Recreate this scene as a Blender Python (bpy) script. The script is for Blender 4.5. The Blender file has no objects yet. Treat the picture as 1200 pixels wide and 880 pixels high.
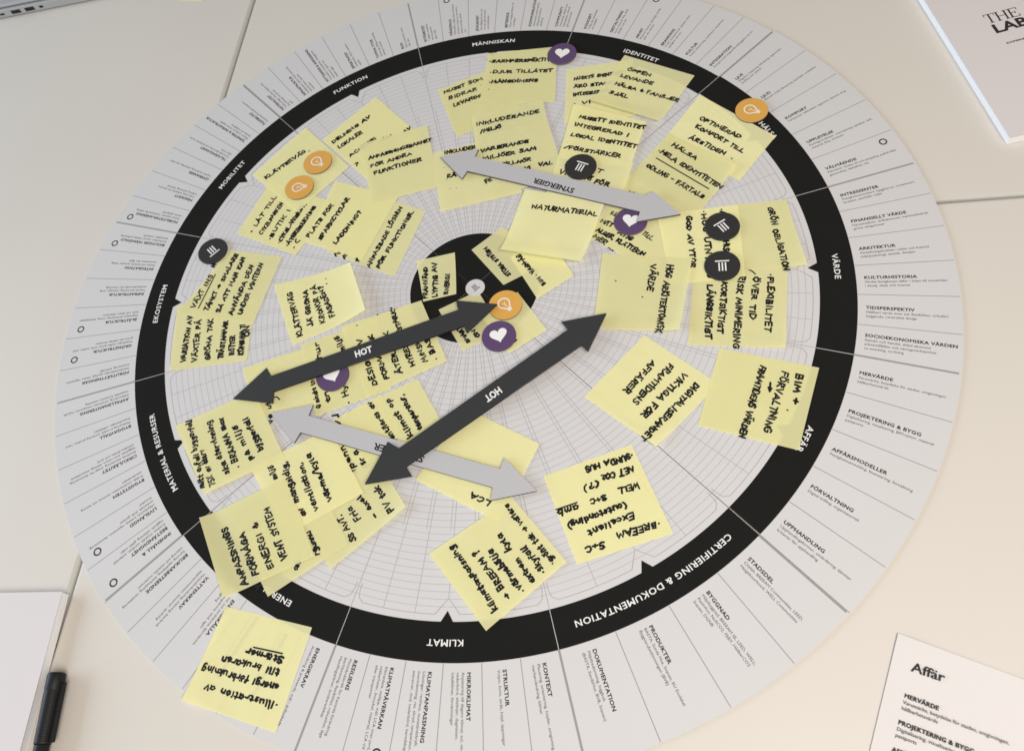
import bpy, math, random
from mathutils import Matrix, Vector
# ------------------------------------------------------------------ camera, light, exposure
S = bpy.context.scene
C = S.collection
R = math.radians
cam_d = bpy.data.cameras.new("camera")
cam = bpy.data.objects.new("camera", cam_d)
C.objects.link(cam)
cam_d.sensor_width = 36.0
cam_d.sensor_fit = 'HORIZONTAL'
cam_d.lens = 977.08 / 1200 * 36
cam_d.clip_start = 0.01
cam_d.clip_end = 60
cam.matrix_world = Matrix(((0.9843072, 0.0341208, 0.1731330, 0.1684641),
                           (0.0487304, 0.8904180, -0.4525275, -0.4271751),
                           (-0.1696013, 0.4538629, 0.8747822, 0.6431374),
                           (0, 0, 0, 1)))
cam_d.dof.use_dof = True
cam_d.dof.focus_distance = 0.70
cam_d.dof.aperture_fstop = 15
S.camera = cam

W = bpy.data.worlds.new("World")
S.world = W
W.use_nodes = True
bg = W.node_tree.nodes["Background"]
bg.inputs[0].default_value = (1.0, 0.95, 0.88, 1)
bg.inputs[1].default_value = 0.30

def area(name, loc, target, sx, sy, power, col):
    d = bpy.data.lights.new(name, 'AREA')
    d.shape = 'RECTANGLE'; d.size = sx; d.size_y = sy
    d.energy = power; d.color = col
    o = bpy.data.objects.new(name, d); C.objects.link(o)
    o.location = loc
    o.rotation_euler = (Vector(target) - Vector(loc)).to_track_quat('-Z', 'Y').to_euler()
    return o

area("window_light", (-2.3, -0.15, 0.72), (0, 0, 0), 2.0, 1.0, 53, (0.66, 0.82, 1.0))
area("ceiling_light", (0.60, -0.85, 1.35), (0.15, -0.1, 0), 1.0, 0.8, 25, (1.0, 0.925, 0.845))

S.view_settings.view_transform = 'Standard'
S.view_settings.look = 'None'
S.view_settings.gamma = 1
S.view_settings.exposure = 0
S.render.engine = 'CYCLES'
S.cycles.use_denoising = True
S.cycles.max_bounces = 10
S.cycles.diffuse_bounces = 6
S.cycles.transmission_bounces = 8
S.cycles.filter_width = 1.6
rnd = random.Random(7)
MM = 0.001

# ------------------------------------------------------------------ materials
def newmat(name):
    m = bpy.data.materials.new(name); m.use_nodes = True
    nt = m.node_tree
    return m, nt, nt.nodes['Principled BSDF']

def plain(name, col, rough=0.6, spec=0.3, vary=0.0, scale=40.0, bump=0.0, bscale=900.0):
    m, nt, b = newmat(name)
    b.inputs['Base Color'].default_value = (*col, 1)
    b.inputs['Roughness'].default_value = rough
    b.inputs['Specular IOR Level'].default_value = spec
    tc = nt.nodes.new('ShaderNodeTexCoord')
    if vary:
        n = nt.nodes.new('ShaderNodeTexNoise'); n.inputs['Scale'].default_value = scale
        n.inputs['Detail'].default_value = 5
        nt.links.new(tc.outputs['Object'], n.inputs['Vector'])
        r = nt.nodes.new('ShaderNodeMix'); r.data_type = 'RGBA'
        r.inputs[6].default_value = (*[c * (1 - vary) for c in col], 1)
        r.inputs[7].default_value = (*[min(1, c * (1 + vary)) for c in col], 1)
        nt.links.new(n.outputs['Fac'], r.inputs[0])
        nt.links.new(r.outputs[2], b.inputs['Base Color'])
    if bump:
        n2 = nt.nodes.new('ShaderNodeTexNoise'); n2.inputs['Scale'].default_value = bscale
        n2.inputs['Detail'].default_value = 3
        nt.links.new(tc.outputs['Object'], n2.inputs['Vector'])
        bp = nt.nodes.new('ShaderNodeBump'); bp.inputs['Strength'].default_value = bump
        bp.inputs['Distance'].default_value = 0.0004
        nt.links.new(n2.outputs['Fac'], bp.inputs['Height'])
        nt.links.new(bp.outputs['Normal'], b.inputs['Normal'])
    return m

def note_material():
    m, nt, b = newmat("yellow_note_paper")
    nt.nodes.remove(b)
    out = nt.nodes['Material Output']
    tc = nt.nodes.new('ShaderNodeTexCoord')
    oi = nt.nodes.new('ShaderNodeObjectInfo')
    n = nt.nodes.new('ShaderNodeTexNoise'); n.inputs['Scale'].default_value = 28; n.inputs['Detail'].default_value = 4
    nt.links.new(tc.outputs['Object'], n.inputs['Vector'])
    mx = nt.nodes.new('ShaderNodeMix'); mx.data_type = 'RGBA'
    mx.inputs[6].default_value = (0.90, 0.865, 0.46, 1)
    mx.inputs[7].default_value = (0.93, 0.905, 0.56, 1)
    add = nt.nodes.new('ShaderNodeMath'); add.operation = 'MULTIPLY_ADD'
    add.inputs[1].default_value = 0.5; add.inputs[2].default_value = 0.0
    nt.links.new(oi.outputs['Random'], add.inputs[0])
    add2 = nt.nodes.new('ShaderNodeMath'); add2.operation = 'MULTIPLY_ADD'; add2.inputs[1].default_value = 0.5
    nt.links.new(n.outputs['Fac'], add2.inputs[0]); nt.links.new(add.outputs[0], add2.inputs[2])
    nt.links.new(add2.outputs[0], mx.inputs[0])
    val = nt.nodes.new('ShaderNodeMath'); val.operation = 'MULTIPLY_ADD'; val.inputs[1].default_value = 0.12; val.inputs[2].default_value = 0.925
    wn = nt.nodes.new('ShaderNodeTexWhiteNoise'); wn.noise_dimensions = '1D'
    nt.links.new(oi.outputs['Random'], wn.inputs['W']); nt.links.new(wn.outputs['Value'], val.inputs[0])
    hsv = nt.nodes.new('ShaderNodeHueSaturation')
    nt.links.new(mx.outputs[2], hsv.inputs['Color']); nt.links.new(val.outputs[0], hsv.inputs['Value'])
    wv = nt.nodes.new('ShaderNodeTexNoise'); wv.inputs['Scale'].default_value = 34; wv.inputs['Detail'].default_value = 1.5
    nt.links.new(tc.outputs['Object'], wv.inputs['Vector'])
    bp = nt.nodes.new('ShaderNodeBump'); bp.inputs['Strength'].default_value = 0.35; bp.inputs['Distance'].default_value = 0.004
    nt.links.new(wv.outputs['Fac'], bp.inputs['Height'])
    d = nt.nodes.new('ShaderNodeBsdfDiffuse'); d.inputs['Roughness'].default_value = 0.4
    nt.links.new(bp.outputs['Normal'], d.inputs['Normal'])
    t = nt.nodes.new('ShaderNodeBsdfTranslucent')
    nt.links.new(hsv.outputs[0], d.inputs['Color']); nt.links.new(hsv.outputs[0], t.inputs['Color'])
    ms = nt.nodes.new('ShaderNodeMixShader'); ms.inputs[0].default_value = 0.38
    nt.links.new(d.outputs[0], ms.inputs[1]); nt.links.new(t.outputs[0], ms.inputs[2])
    g = nt.nodes.new('ShaderNodeBsdfGlossy'); g.inputs['Roughness'].default_value = 0.45
    ms2 = nt.nodes.new('ShaderNodeMixShader'); ms2.inputs[0].default_value = 0.04
    nt.links.new(ms.outputs[0], ms2.inputs[1]); nt.links.new(g.outputs[0], ms2.inputs[2])
    nt.links.new(ms2.outputs[0], out.inputs['Surface'])
    return m

def striped(name, ca, cb, scale, rough=0.5):
    """printed card: fine wavy hairlines"""
    m, nt, b = newmat(name)
    tc = nt.nodes.new('ShaderNodeTexCoord')
    w = nt.nodes.new('ShaderNodeTexWave'); w.wave_type = 'BANDS'; w.bands_direction = 'Y'
    w.inputs['Scale'].default_value = scale; w.inputs['Distortion'].default_value = 3.0
    w.inputs['Detail'].default_value = 0; w.inputs['Detail Scale'].default_value = 0.08
    nt.links.new(tc.outputs['Object'], w.inputs['Vector'])
    r = nt.nodes.new('ShaderNodeValToRGB')
    r.color_ramp.elements[0].position = 0.60; r.color_ramp.elements[0].color = (*ca, 1)
    r.color_ramp.elements[1].position = 0.95; r.color_ramp.elements[1].color = (*cb, 1)
    nt.links.new(w.outputs['Fac'], r.inputs[0]); nt.links.new(r.outputs[0], b.inputs['Base Color'])
    b.inputs['Roughness'].default_value = rough
    b.inputs['Specular IOR Level'].default_value = 0.3
    return m

M = dict(
    table=plain("white_laminate", (0.62, 0.58, 0.525), 0.42, 0.35, 0.03, 5.0, 0.05, 500),
    rim=plain("table_rim", (0.55, 0.53, 0.49), 0.5, 0.3),
    floor=plain("floor_grey", (0.10, 0.10, 0.10), 0.8, 0.2, 0.1, 6),
    paper=plain("poster_paper", (0.575, 0.565, 0.565), 0.6, 0.25, 0.02, 18, 0.05, 700),
    black=plain("printed_black", (0.0125, 0.0125, 0.0115), 0.85, 0.05, 0.1, 60, 0.05, 700),
    grey=plain("printed_grey", (0.28, 0.275, 0.275), 0.6, 0.2),
    thin=plain("printed_thin_grey", (0.27, 0.26, 0.265), 0.6, 0.2),
    grid=plain("printed_grid", (0.36, 0.335, 0.37), 0.6, 0.2),
    text=plain("printed_text", (0.025, 0.024, 0.024), 0.6, 0.2),
    body=plain("printed_small_text", (0.065, 0.062, 0.062), 0.6, 0.2),
    white=plain("printed_white", (0.78, 0.77, 0.75), 0.6, 0.2),
    note=note_material(),
    ink=plain("marker_ink", (0.010, 0.010, 0.011), 0.5, 0.25),
    orange=plain("orange_card", (0.64, 0.345, 0.075), 0.5, 0.3, 0.06, 60),
    purple=plain("purple_card", (0.098, 0.055, 0.135), 0.5, 0.3, 0.06, 60),
    token=plain("black_card", (0.026, 0.025, 0.025), 0.5, 0.3, 0.06, 60),
    edge=plain("card_cut_edge", (0.16, 0.13, 0.10), 0.8, 0.1),
    dark=striped("black_arrow_card", (0.019, 0.020, 0.021), (0.060, 0.062, 0.066), 165),
    pale=striped("pale_arrow_card", (0.50, 0.495, 0.51), (0.35, 0.345, 0.365), 165),
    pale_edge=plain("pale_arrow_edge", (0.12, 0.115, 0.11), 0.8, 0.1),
    book=plain("booklet_cover", (0.64, 0.60, 0.595), 0.45, 0.35, 0.015, 12, 0.04, 600),
    pages=plain("booklet_pages", (0.86, 0.87, 0.88), 0.7, 0.2),
    sheet=plain("handout_paper", (0.66, 0.63, 0.62), 0.65, 0.2, 0.02, 20, 0.05, 700),
    pen=plain("pen_black", (0.011, 0.011, 0.012), 0.5, 0.25, 0.15, 90),
    alu=plain("laptop_aluminium", (0.36, 0.36, 0.36), 0.4, 0.5, 0.04, 60),
    port=plain("port_black", (0.012, 0.012, 0.013), 0.5, 0.3),
)

# ------------------------------------------------------------------ mesh helpers (all in millimetres)
class MB:
    def __init__(self): self.v = []; self.f = []; self.m = []
    def add(self, vs, fs, mi=0):
        o = len(self.v); self.v += vs
        for f in fs: self.f.append([i + o for i in f]); self.m.append(mi)
    def poly(self, pts, z, mi=0):
        self.add([(x, y, z) for x, y in pts], [list(range(len(pts)))], mi)
    def prism(self, pts, z0, z1, mt=0, ms=0):
        """closed extruded outline, top material mt, side material ms"""
        n = len(pts)
        a = sum(pts[i][0] * pts[(i + 1) % n][1] - pts[(i + 1) % n][0] * pts[i][1] for i in range(n))
        if a < 0: pts = pts[::-1]
        vs = [(x, y, z0) for x, y in pts] + [(x, y, z1) for x, y in pts]
        self.add(vs, [list(range(n))[::-1]], ms)
        o = len(self.v) - 2 * n
        self.f.append([o + n + i for i in range(n)]); self.m.append(mt)
        for i in range(n):
            j = (i + 1) % n
            self.f.append([o + i, o + j, o + n + j, o + n + i]); self.m.append(ms)
    def line(self, pts, w, z, mi=0, cap=False, zf=None):
        """flat printed or inked stroke of width w along a polyline"""
        h = w / 2; n = len(pts)
        if n < 2: return
        L = []; Rr = []
        for i in range(n):
            ax, ay = pts[max(0, i - 1)]; bx, by = pts[min(n - 1, i + 1)]
            dx, dy = bx - ax, by - ay; l = math.hypot(dx, dy) or 1e-6
            nx, ny = -dy / l, dx / l
            k = 1.0
            if 0 < i < n - 1:
                ex, ey = pts[i + 1][0] - pts[i][0], pts[i + 1][1] - pts[i][1]
                el = math.hypot(ex, ey) or 1e-6
                c = abs(nx * (-ey / el) + ny * ex / el); k = min(1.35, 1 / max(c, .3))
            x, y = pts[i]
            L.append((x + nx * h * k, y + ny * h * k)); Rr.append((x - nx * h * k, y - ny * h * k))
        zz = zf or (lambda x, y: z)
        vs = [(x, y, zz(x, y)) for x, y in L + Rr]
        self.add(vs, [[i, n + i, n + i + 1, i + 1] for i in range(n - 1)], mi)
        if cap:
            for x, y in (pts[0], pts[-1]):
                q = [(x + h * math.cos(t * math.pi / 4), y + h * math.sin(t * math.pi / 4)) for t in range(8)]
                self.add([(a, b, zz(a, b) + .004) for a, b in q], [list(range(8))], mi)
    def disc(self, c, r, z, mi=0, n=32):
        self.poly([(c[0] + r * math.cos(2 * math.pi * i / n), c[1] + r * math.sin(2 * math.pi * i / n)) for i in range(n)], z, mi)
    def box(self, c, sx, sy, z0, z1, ang=0, mi=0, bev=0):
        ca, sa = math.cos(ang), math.sin(ang)
        def tr(x, y): return (c[0] + x * ca - y * sa, c[1] + x * sa + y * ca)
        X, Y = sx / 2, sy / 2
        if not bev:
            self.prism([tr(-X, -Y), tr(X, -Y), tr(X, Y), tr(-X, Y)], z0, z1, mi, mi); return
        rings = []
        for z, d in ((z0, bev), (z0 + bev, 0), (z1 - bev, 0), (z1 - bev * .3, bev * .3), (z1, bev)):
            rings.append([(*tr(sx_ * (X - d), sy_ * (Y - d)), z) for sx_, sy_ in ((-1, -1), (1, -1), (1, 1), (-1, 1))])
        vs = [v for r in rings for v in r]; fs = [[3, 2, 1, 0], [16, 17, 18, 19]]
        for k in range(4):
            for i in range(4):
                j = (i + 1) % 4; fs.append([k * 4 + i, k * 4 + j, k * 4 + 4 + j, k * 4 + 4 + i])
        self.add(vs, fs, mi)
    def build(self, name, mats, parent=None, loc=(0, 0, 0), rotz=0, smooth=False):
        me = bpy.data.meshes.new(name)
        me.from_pydata([(x * MM, y * MM, z * MM) for x, y, z in self.v], [], self.f)
        for m in mats: me.materials.append(m)
        if len(mats) > 1: me.polygons.foreach_set('material_index', self.m)
        if smooth: me.polygons.foreach_set('use_smooth', [True] * len(me.polygons))
        me.update()
        o = bpy.data.objects.new(name, me); C.objects.link(o)
        o.location = [a * MM for a in loc]; o.rotation_euler = (0, 0, rotz)
        if parent: o.parent = parent
        return o

def tag(o, label, cat, group=None):
    o['label'] = label; o['category'] = cat
    if group: o['group'] = group
    return o
def empty(name, loc, rotz=0):
    o = bpy.data.objects.new(name, None); C.objects.link(o)
    o.location = [a * MM for a in loc]; o.rotation_euler = (0, 0, rotz)
    o.empty_display_size = .02
    return o
def structure(o): o['kind'] = 'structure'; return o

# ------------------------------------------------------------------ printed lettering
_glyph = {}
def glyph(ch, bold):
    k = (ch, bold)
    if k in _glyph: return _glyph[k]
    def make(body):
        cu = bpy.data.curves.new("tmp_text", 'FONT')
        cu.body = body; cu.size = 1.0; cu.fill_mode = 'FRONT'; cu.resolution_u = 2
        cu.offset = {True: 0.034, 'ring': 0.012, 'mid': 0.016}.get(bold, 0.004)
        o = bpy.data.objects.new("tmp_text", cu); C.objects.link(o)
        dg = bpy.context.evaluated_depsgraph_get()
        me = bpy.data.meshes.new_from_object(o.evaluated_get(dg))
        vs = [(v.co.x, v.co.y) for v in me.vertices]; fs = [list(p.vertices) for p in me.polygons]
        bpy.data.objects.remove(o); bpy.data.curves.remove(cu); bpy.data.meshes.remove(me)
        return vs, fs
    vI, _ = make("I")
    vs2, _ = make(ch + "I")
    adv = max(v[0] for v in vs2) - max(v[0] for v in vI)
    vs, fs = make(ch) if ch != ' ' else ([], [])
    if ch == 'M':                       # the font's own filling of this letter is faulty
        vs = [(.047, -.026), (.047, .708), (.177, .708), (.391, .443), (.606, .708), (.735, .708), (.735, -.026), (.585, -.026), (.585, .47), (.412, .241), (.37, .241), (.197, .47), (.197, -.026)] if bold else \
             [(.069, 0), (.069, .686), (.165, .686), (.391, .40), (.617, .686), (.713, .686), (.713, 0), (.62, 0), (.62, .53), (.41, .27), (.372, .27), (.162, .53), (.162, 0)]
        fs = [[0, 1, 11, 12], [1, 2, 11], [2, 3, 10, 11], [3, 9, 10], [3, 4, 8, 9], [4, 5, 8], [5, 6, 7, 8]]
    _glyph[k] = (vs, fs, adv)
    return _glyph[k]
def text_width(s, size, bold, wide=1.0, track=0.0):
    return sum(glyph(c, bold)[2] * wide + track for c in s) * size
def text(mb, s, x, y, ang, size, z, mi, bold=False, wide=1.0, track=0.0):
    ca, sa = math.cos(ang), math.sin(ang); p = 0
    for c in s:
        vs, fs, adv = glyph(c, bold)
        if vs:
            mb.add([(x + (p + u * wide) * size * ca - v * size * sa, y + (p + u * wide) * size * sa + v * size * ca, z) for u, v in vs], fs, mi)
        p += adv * wide + track
def text_fit(mb, s, a, b, z, mi, cap, bold=True):
    size = cap / 0.70
    L = math.hypot(b[0] - a[0], b[1] - a[1]); w = text_width(s, size, bold)
    text(mb, s, a[0], a[1], math.atan2(b[1] - a[1], b[0] - a[0]), size, z, mi, bold, L / w)
def text_arc(mb, s, amid, r, size, z, mi, bold=True, wide=1.1):
    """lettering bent round the ring: clockwise, tops outward"""
    w = text_width(s, size, bold, wide, .05); a = amid + (w / 2) / r
    for c in s:
        adv = (glyph(c, bold)[2] * wide + .05) * size
        am = a - adv / 2 / r
        x, y = r * math.cos(am), r * math.sin(am); t = am - math.pi / 2
        text(mb, c, x - math.cos(t) * adv / 2, y - math.sin(t) * adv / 2, t, size, z, mi, bold, wide)
        a -= adv / r

# ------------------------------------------------------------------ marker handwriting: strokes on a unit box (x, y)
def P_(s): return [[tuple(float(k) / 10 for k in q.split(',')) for q in t.split()] for t in s.split('|')]
HW = {}
for ch, w, s in [
 ('A',.75,"0,0 3.5,10 7,0|1.5,3.5 5.8,3.5"),('B',.65,"0.5,0 0.5,10 4.5,9 4.5,6 0.5,5.2 5.5,4 5,0.5 0.5,0"),('C',.6,"5.5,8.5 3,10 0.5,6 1,1.5 3,0 5.5,1.5"),
 ('D',.68,"0.5,0 0.5,10 4,9 6.2,5 4,0.8 0.5,0"),('E',.55,"5,10 0.5,9.8 0.5,0 5,0.2|0.5,5 4.2,5.2"),('F',.52,"5,10 0.5,9.8 0.5,0|0.5,5 4.2,5.2"),
 ('G',.68,"5.8,8.5 3,10 0.5,6 1,1.2 3.5,0 6,2 6,4.5 3.6,4.5"),('H',.68,"0.5,0 0.5,10|6,0 6,10|0.5,5 6,5.2"),('I',.25,"1,0 1,10"),('J',.5,"4.2,10 4.2,2 2.5,0 0.4,1.6"),
 ('K',.62,"0.5,0 0.5,10|5.5,10 0.7,4.5 5.8,0"),('L',.52,"0.5,10 0.5,0 5,0.3"),('M',.85,"0.3,0 1,10 4,3 7,10 7.8,0"),('N',.7,"0.5,0 0.5,10 6,0 6,10"),
 ('O',.68,"3.2,10 0.6,7 0.6,3 3.2,0 6,3 6,7 3.2,10"),('P',.6,"0.5,0 0.5,10 5,9 5,5.5 0.5,4.6"),('Q',.68,"3.2,10 0.6,7 0.6,3 3.2,0 6,3 6,7 3.2,10|4,3 6.5,-0.5"),
 ('R',.64,"0.5,0 0.5,10 5,9 5,5.8 0.5,5 5.8,0"),('S',.58,"5.2,8.6 2.8,10 0.6,8 1.6,5.6 4.6,4.4 5,1.6 2.8,0 0.4,1.4"),('T',.6,"0,10 6,10|3,10 3,0"),
 ('U',.65,"0.5,10 0.6,2.5 3,0 5.6,2.5 5.8,10"),('V',.65,"0,10 3,0 6,10"),('W',.9,"0,10 2,0 4.3,7 6.5,0 8.6,10"),('X',.62,"0,0 6,10|0,10 6,0"),('Y',.62,"0,10 3,5 6,10|3,5 3,0"),('Z',.6,"0.4,10 5.6,10 0.3,0 5.8,0.2"),
 ('a',.52,"4.6,5.5 2,6.4 0.5,3 2,0.2 4.4,2.6|4.6,6.2 4.4,1.5 5,0.1"),('b',.5,"0.6,10 0.6,0.3 3.6,0.6 4.4,3.4 3,5.8 0.7,4.4"),('c',.45,"4.2,5.4 2,6.2 0.5,3 2,0.2 4.2,1"),
 ('d',.52,"4.5,5 2,6 0.5,3 2,0.2 4.5,2|4.5,10 4.6,0"),('e',.5,"0.8,3 4.4,3.6 3.2,6.4 1,5 0.5,2 2.2,0 4.8,0.8"),('f',.4,"4,9.4 2.6,10 1.6,8 1.4,-2|0,5.6 3.4,5.8"),
 ('g',.52,"4.4,5.6 2,6.4 0.6,3.4 2,1 4.4,3|4.6,6.2 4.4,-2.4 2.2,-3.4 0.6,-2.4"),('h',.5,"0.6,10 0.6,0|0.6,4 2.8,6 4.2,4.4 4.2,0"),('i',.24,"1,6 1,0|1,8.8 1.2,9.2"),('j',.3,"1.6,6 1.6,-2 0,-3|1.6,8.8 1.8,9.2"),
 ('k',.46,"0.6,10 0.6,0|4,6 0.8,2.8 4.2,0"),('l',.24,"1,10 1,1 1.8,0"),('m',.72,"0.5,6 0.5,0|0.5,4 2.2,6 3.4,4 3.4,0|3.4,4 5.2,6 6.4,4 6.4,0"),('n',.5,"0.5,6 0.5,0|0.5,4 2.6,6 4.2,4 4.2,0"),
 ('o',.5,"2.4,6.2 0.5,4 0.8,1 2.6,0 4.4,2.4 4,5 2.4,6.2"),('p',.5,"0.6,6 0.6,-3.4|0.6,4.6 3,6.2 4.4,3.6 3,0.6 0.6,1.4"),('q',.5,"4.4,5.6 2,6.2 0.6,3 2,0.4 4.4,2|4.4,6 4.4,-3.4"),
 ('r',.4,"0.6,6 0.6,0|0.6,3.6 2,5.8 3.6,5.6"),('s',.42,"3.6,5.4 1.8,6.2 0.6,4.8 3.4,2.4 3,0.4 0.4,0.4"),('t',.4,"1.6,9 1.6,1 2.6,0 3.6,0.6|0,6 3.6,6.2"),('u',.5,"0.5,6 0.8,0.8 2.6,0 4.2,2|4.3,6 4.4,0"),
 ('v',.46,"0,6 2.2,0 4.2,6"),('w',.66,"0,6 1.6,0 3.2,4.4 4.8,0 6.2,6"),('x',.46,"0,0 4.2,6|0,6 4.2,0"),('y',.48,"0.4,6 2.2,1|4.2,6 1.6,-3.2 0.2,-3"),('z',.44,"0.3,6 4,6 0.2,0 4.2,0.2"),
 ('.',.25,"0.8,0 1.2,0.4"),(',',.25,"1.2,0.6 0.5,-1.8"),('·',.32,"0.9,3.6 1.3,4"),('•',.5,"1,3.5 2.2,4.6 2.8,3.6 1.6,3 1,3.8"),('-',.5,"0.6,4.4 4,4.6"),('+',.6,"2.8,1.6 2.8,7.4|0,4.5 5.6,4.5"),('/',.5,"0,-1 4.6,10.5"),
 ('!',.26,"1,10 1,3.4|1,0 1.2,0.5"),('?',.6,"0.3,8.2 1.6,10 4.2,9.6 4.6,7.4 2.4,5.2 2.3,3.2|2.1,0 2.5,0.5"),('&',.62,"5.6,0 1.2,8 2.6,10 3.8,8.2 0.6,3 2.2,0 5.6,3.8"),('(',.34,"2.8,11 0.8,7.5 0.8,2.5 2.8,-1"),(')',.34,"0.4,11 2.4,7.5 2.4,2.5 0.4,-1"),
 ('>',.7,"0,4.6 6,4.6|3.8,7.4 6.2,4.6 3.6,1.8"),('1',.3,"0.2,8 1.4,10 1.4,0"),('2',.5,"0.4,7.6 2,9.8 4,7.6 0.2,0.2 4.4,0.3"),('%',.7,"0.5,0 6,10|1.2,9 1.6,7.6|5,2 5.2,0.8"),('5',.5,"4.4,10 1,10 0.6,5.6 3.6,5.8 4.2,2.4 2.4,0 0.3,1"),('7',.5,"0.3,10 4.4,10 1.6,0"),(' ',.42,"")]:
    HW[ch] = (w + .12, P_(s) if s else [])
for up_, base, marks in (('Ä','A',((2.2,12),(5,12.2))),('Ö','O',((1.9,12),(4.9,12.2))),('Å','A',((3.3,12.4),(3.7,12.6))),('ä','a',((1.4,8.6),(3.8,8.8))),('ö','o',((1.2,8.6),(3.8,8.8))),('å','a',((2.4,8.8),(2.8,9)))):
    HW[up_] = (HW[base][0], HW[base][1] + [[(x / 10, y / 10), (x / 10 + .05, y / 10 + .04)] for x, y in marks])

def subdivide(pts, step):
    o = [pts[0]]
    for a, b in zip(pts, pts[1:]):
        k = max(1, int(math.hypot(b[0] - a[0], b[1] - a[1]) / step))
        o += [(a[0] + (b[0] - a[0]) * i / k, a[1] + (b[1] - a[1]) * i / k) for i in range(1, k + 1)]
    return o
def handwrite(mb, s, a, b, cap, zf, hw=1.15):
    s = s.replace('->', '>')
    L = math.hypot(b[0] - a[0], b[1] - a[1]); ang = math.atan2(b[1] - a[1], b[0] - a[0])
    tot = sum(HW[c][0] for c in s) - .12
    sx = L / tot
    p = 0
    hw = min(hw, .40 * L / max(1, len(s)) + .25)
    for c in s:
        w, st = HW[c]
        slant = rnd.uniform(.0, .16); sc = rnd.uniform(.8, 1.12); dy = rnd.uniform(-.08, .1) * cap; rot = ang + rnd.uniform(-.12, .12)
        ca, sa = math.cos(rot), math.sin(rot)
        bx, by = a[0] + math.cos(ang) * p * sx - math.sin(ang) * dy, a[1] + math.sin(ang) * p * sx + math.cos(ang) * dy
        ww = hw * rnd.uniform(.85, 1.15)
        for stroke in st:
            q = []
            for (u, v) in stroke:
                X = (u + rnd.uniform(-.04, .04)) * sx + slant * v * cap; Y = (v + rnd.uniform(-.035, .035)) * cap * sc
                q.append((bx + X * ca - Y * sa, by + X * sa + Y * ca))
            mb.line(subdivide(q, 2.2), ww, 0, 0, True, zf)
        p += w

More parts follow.
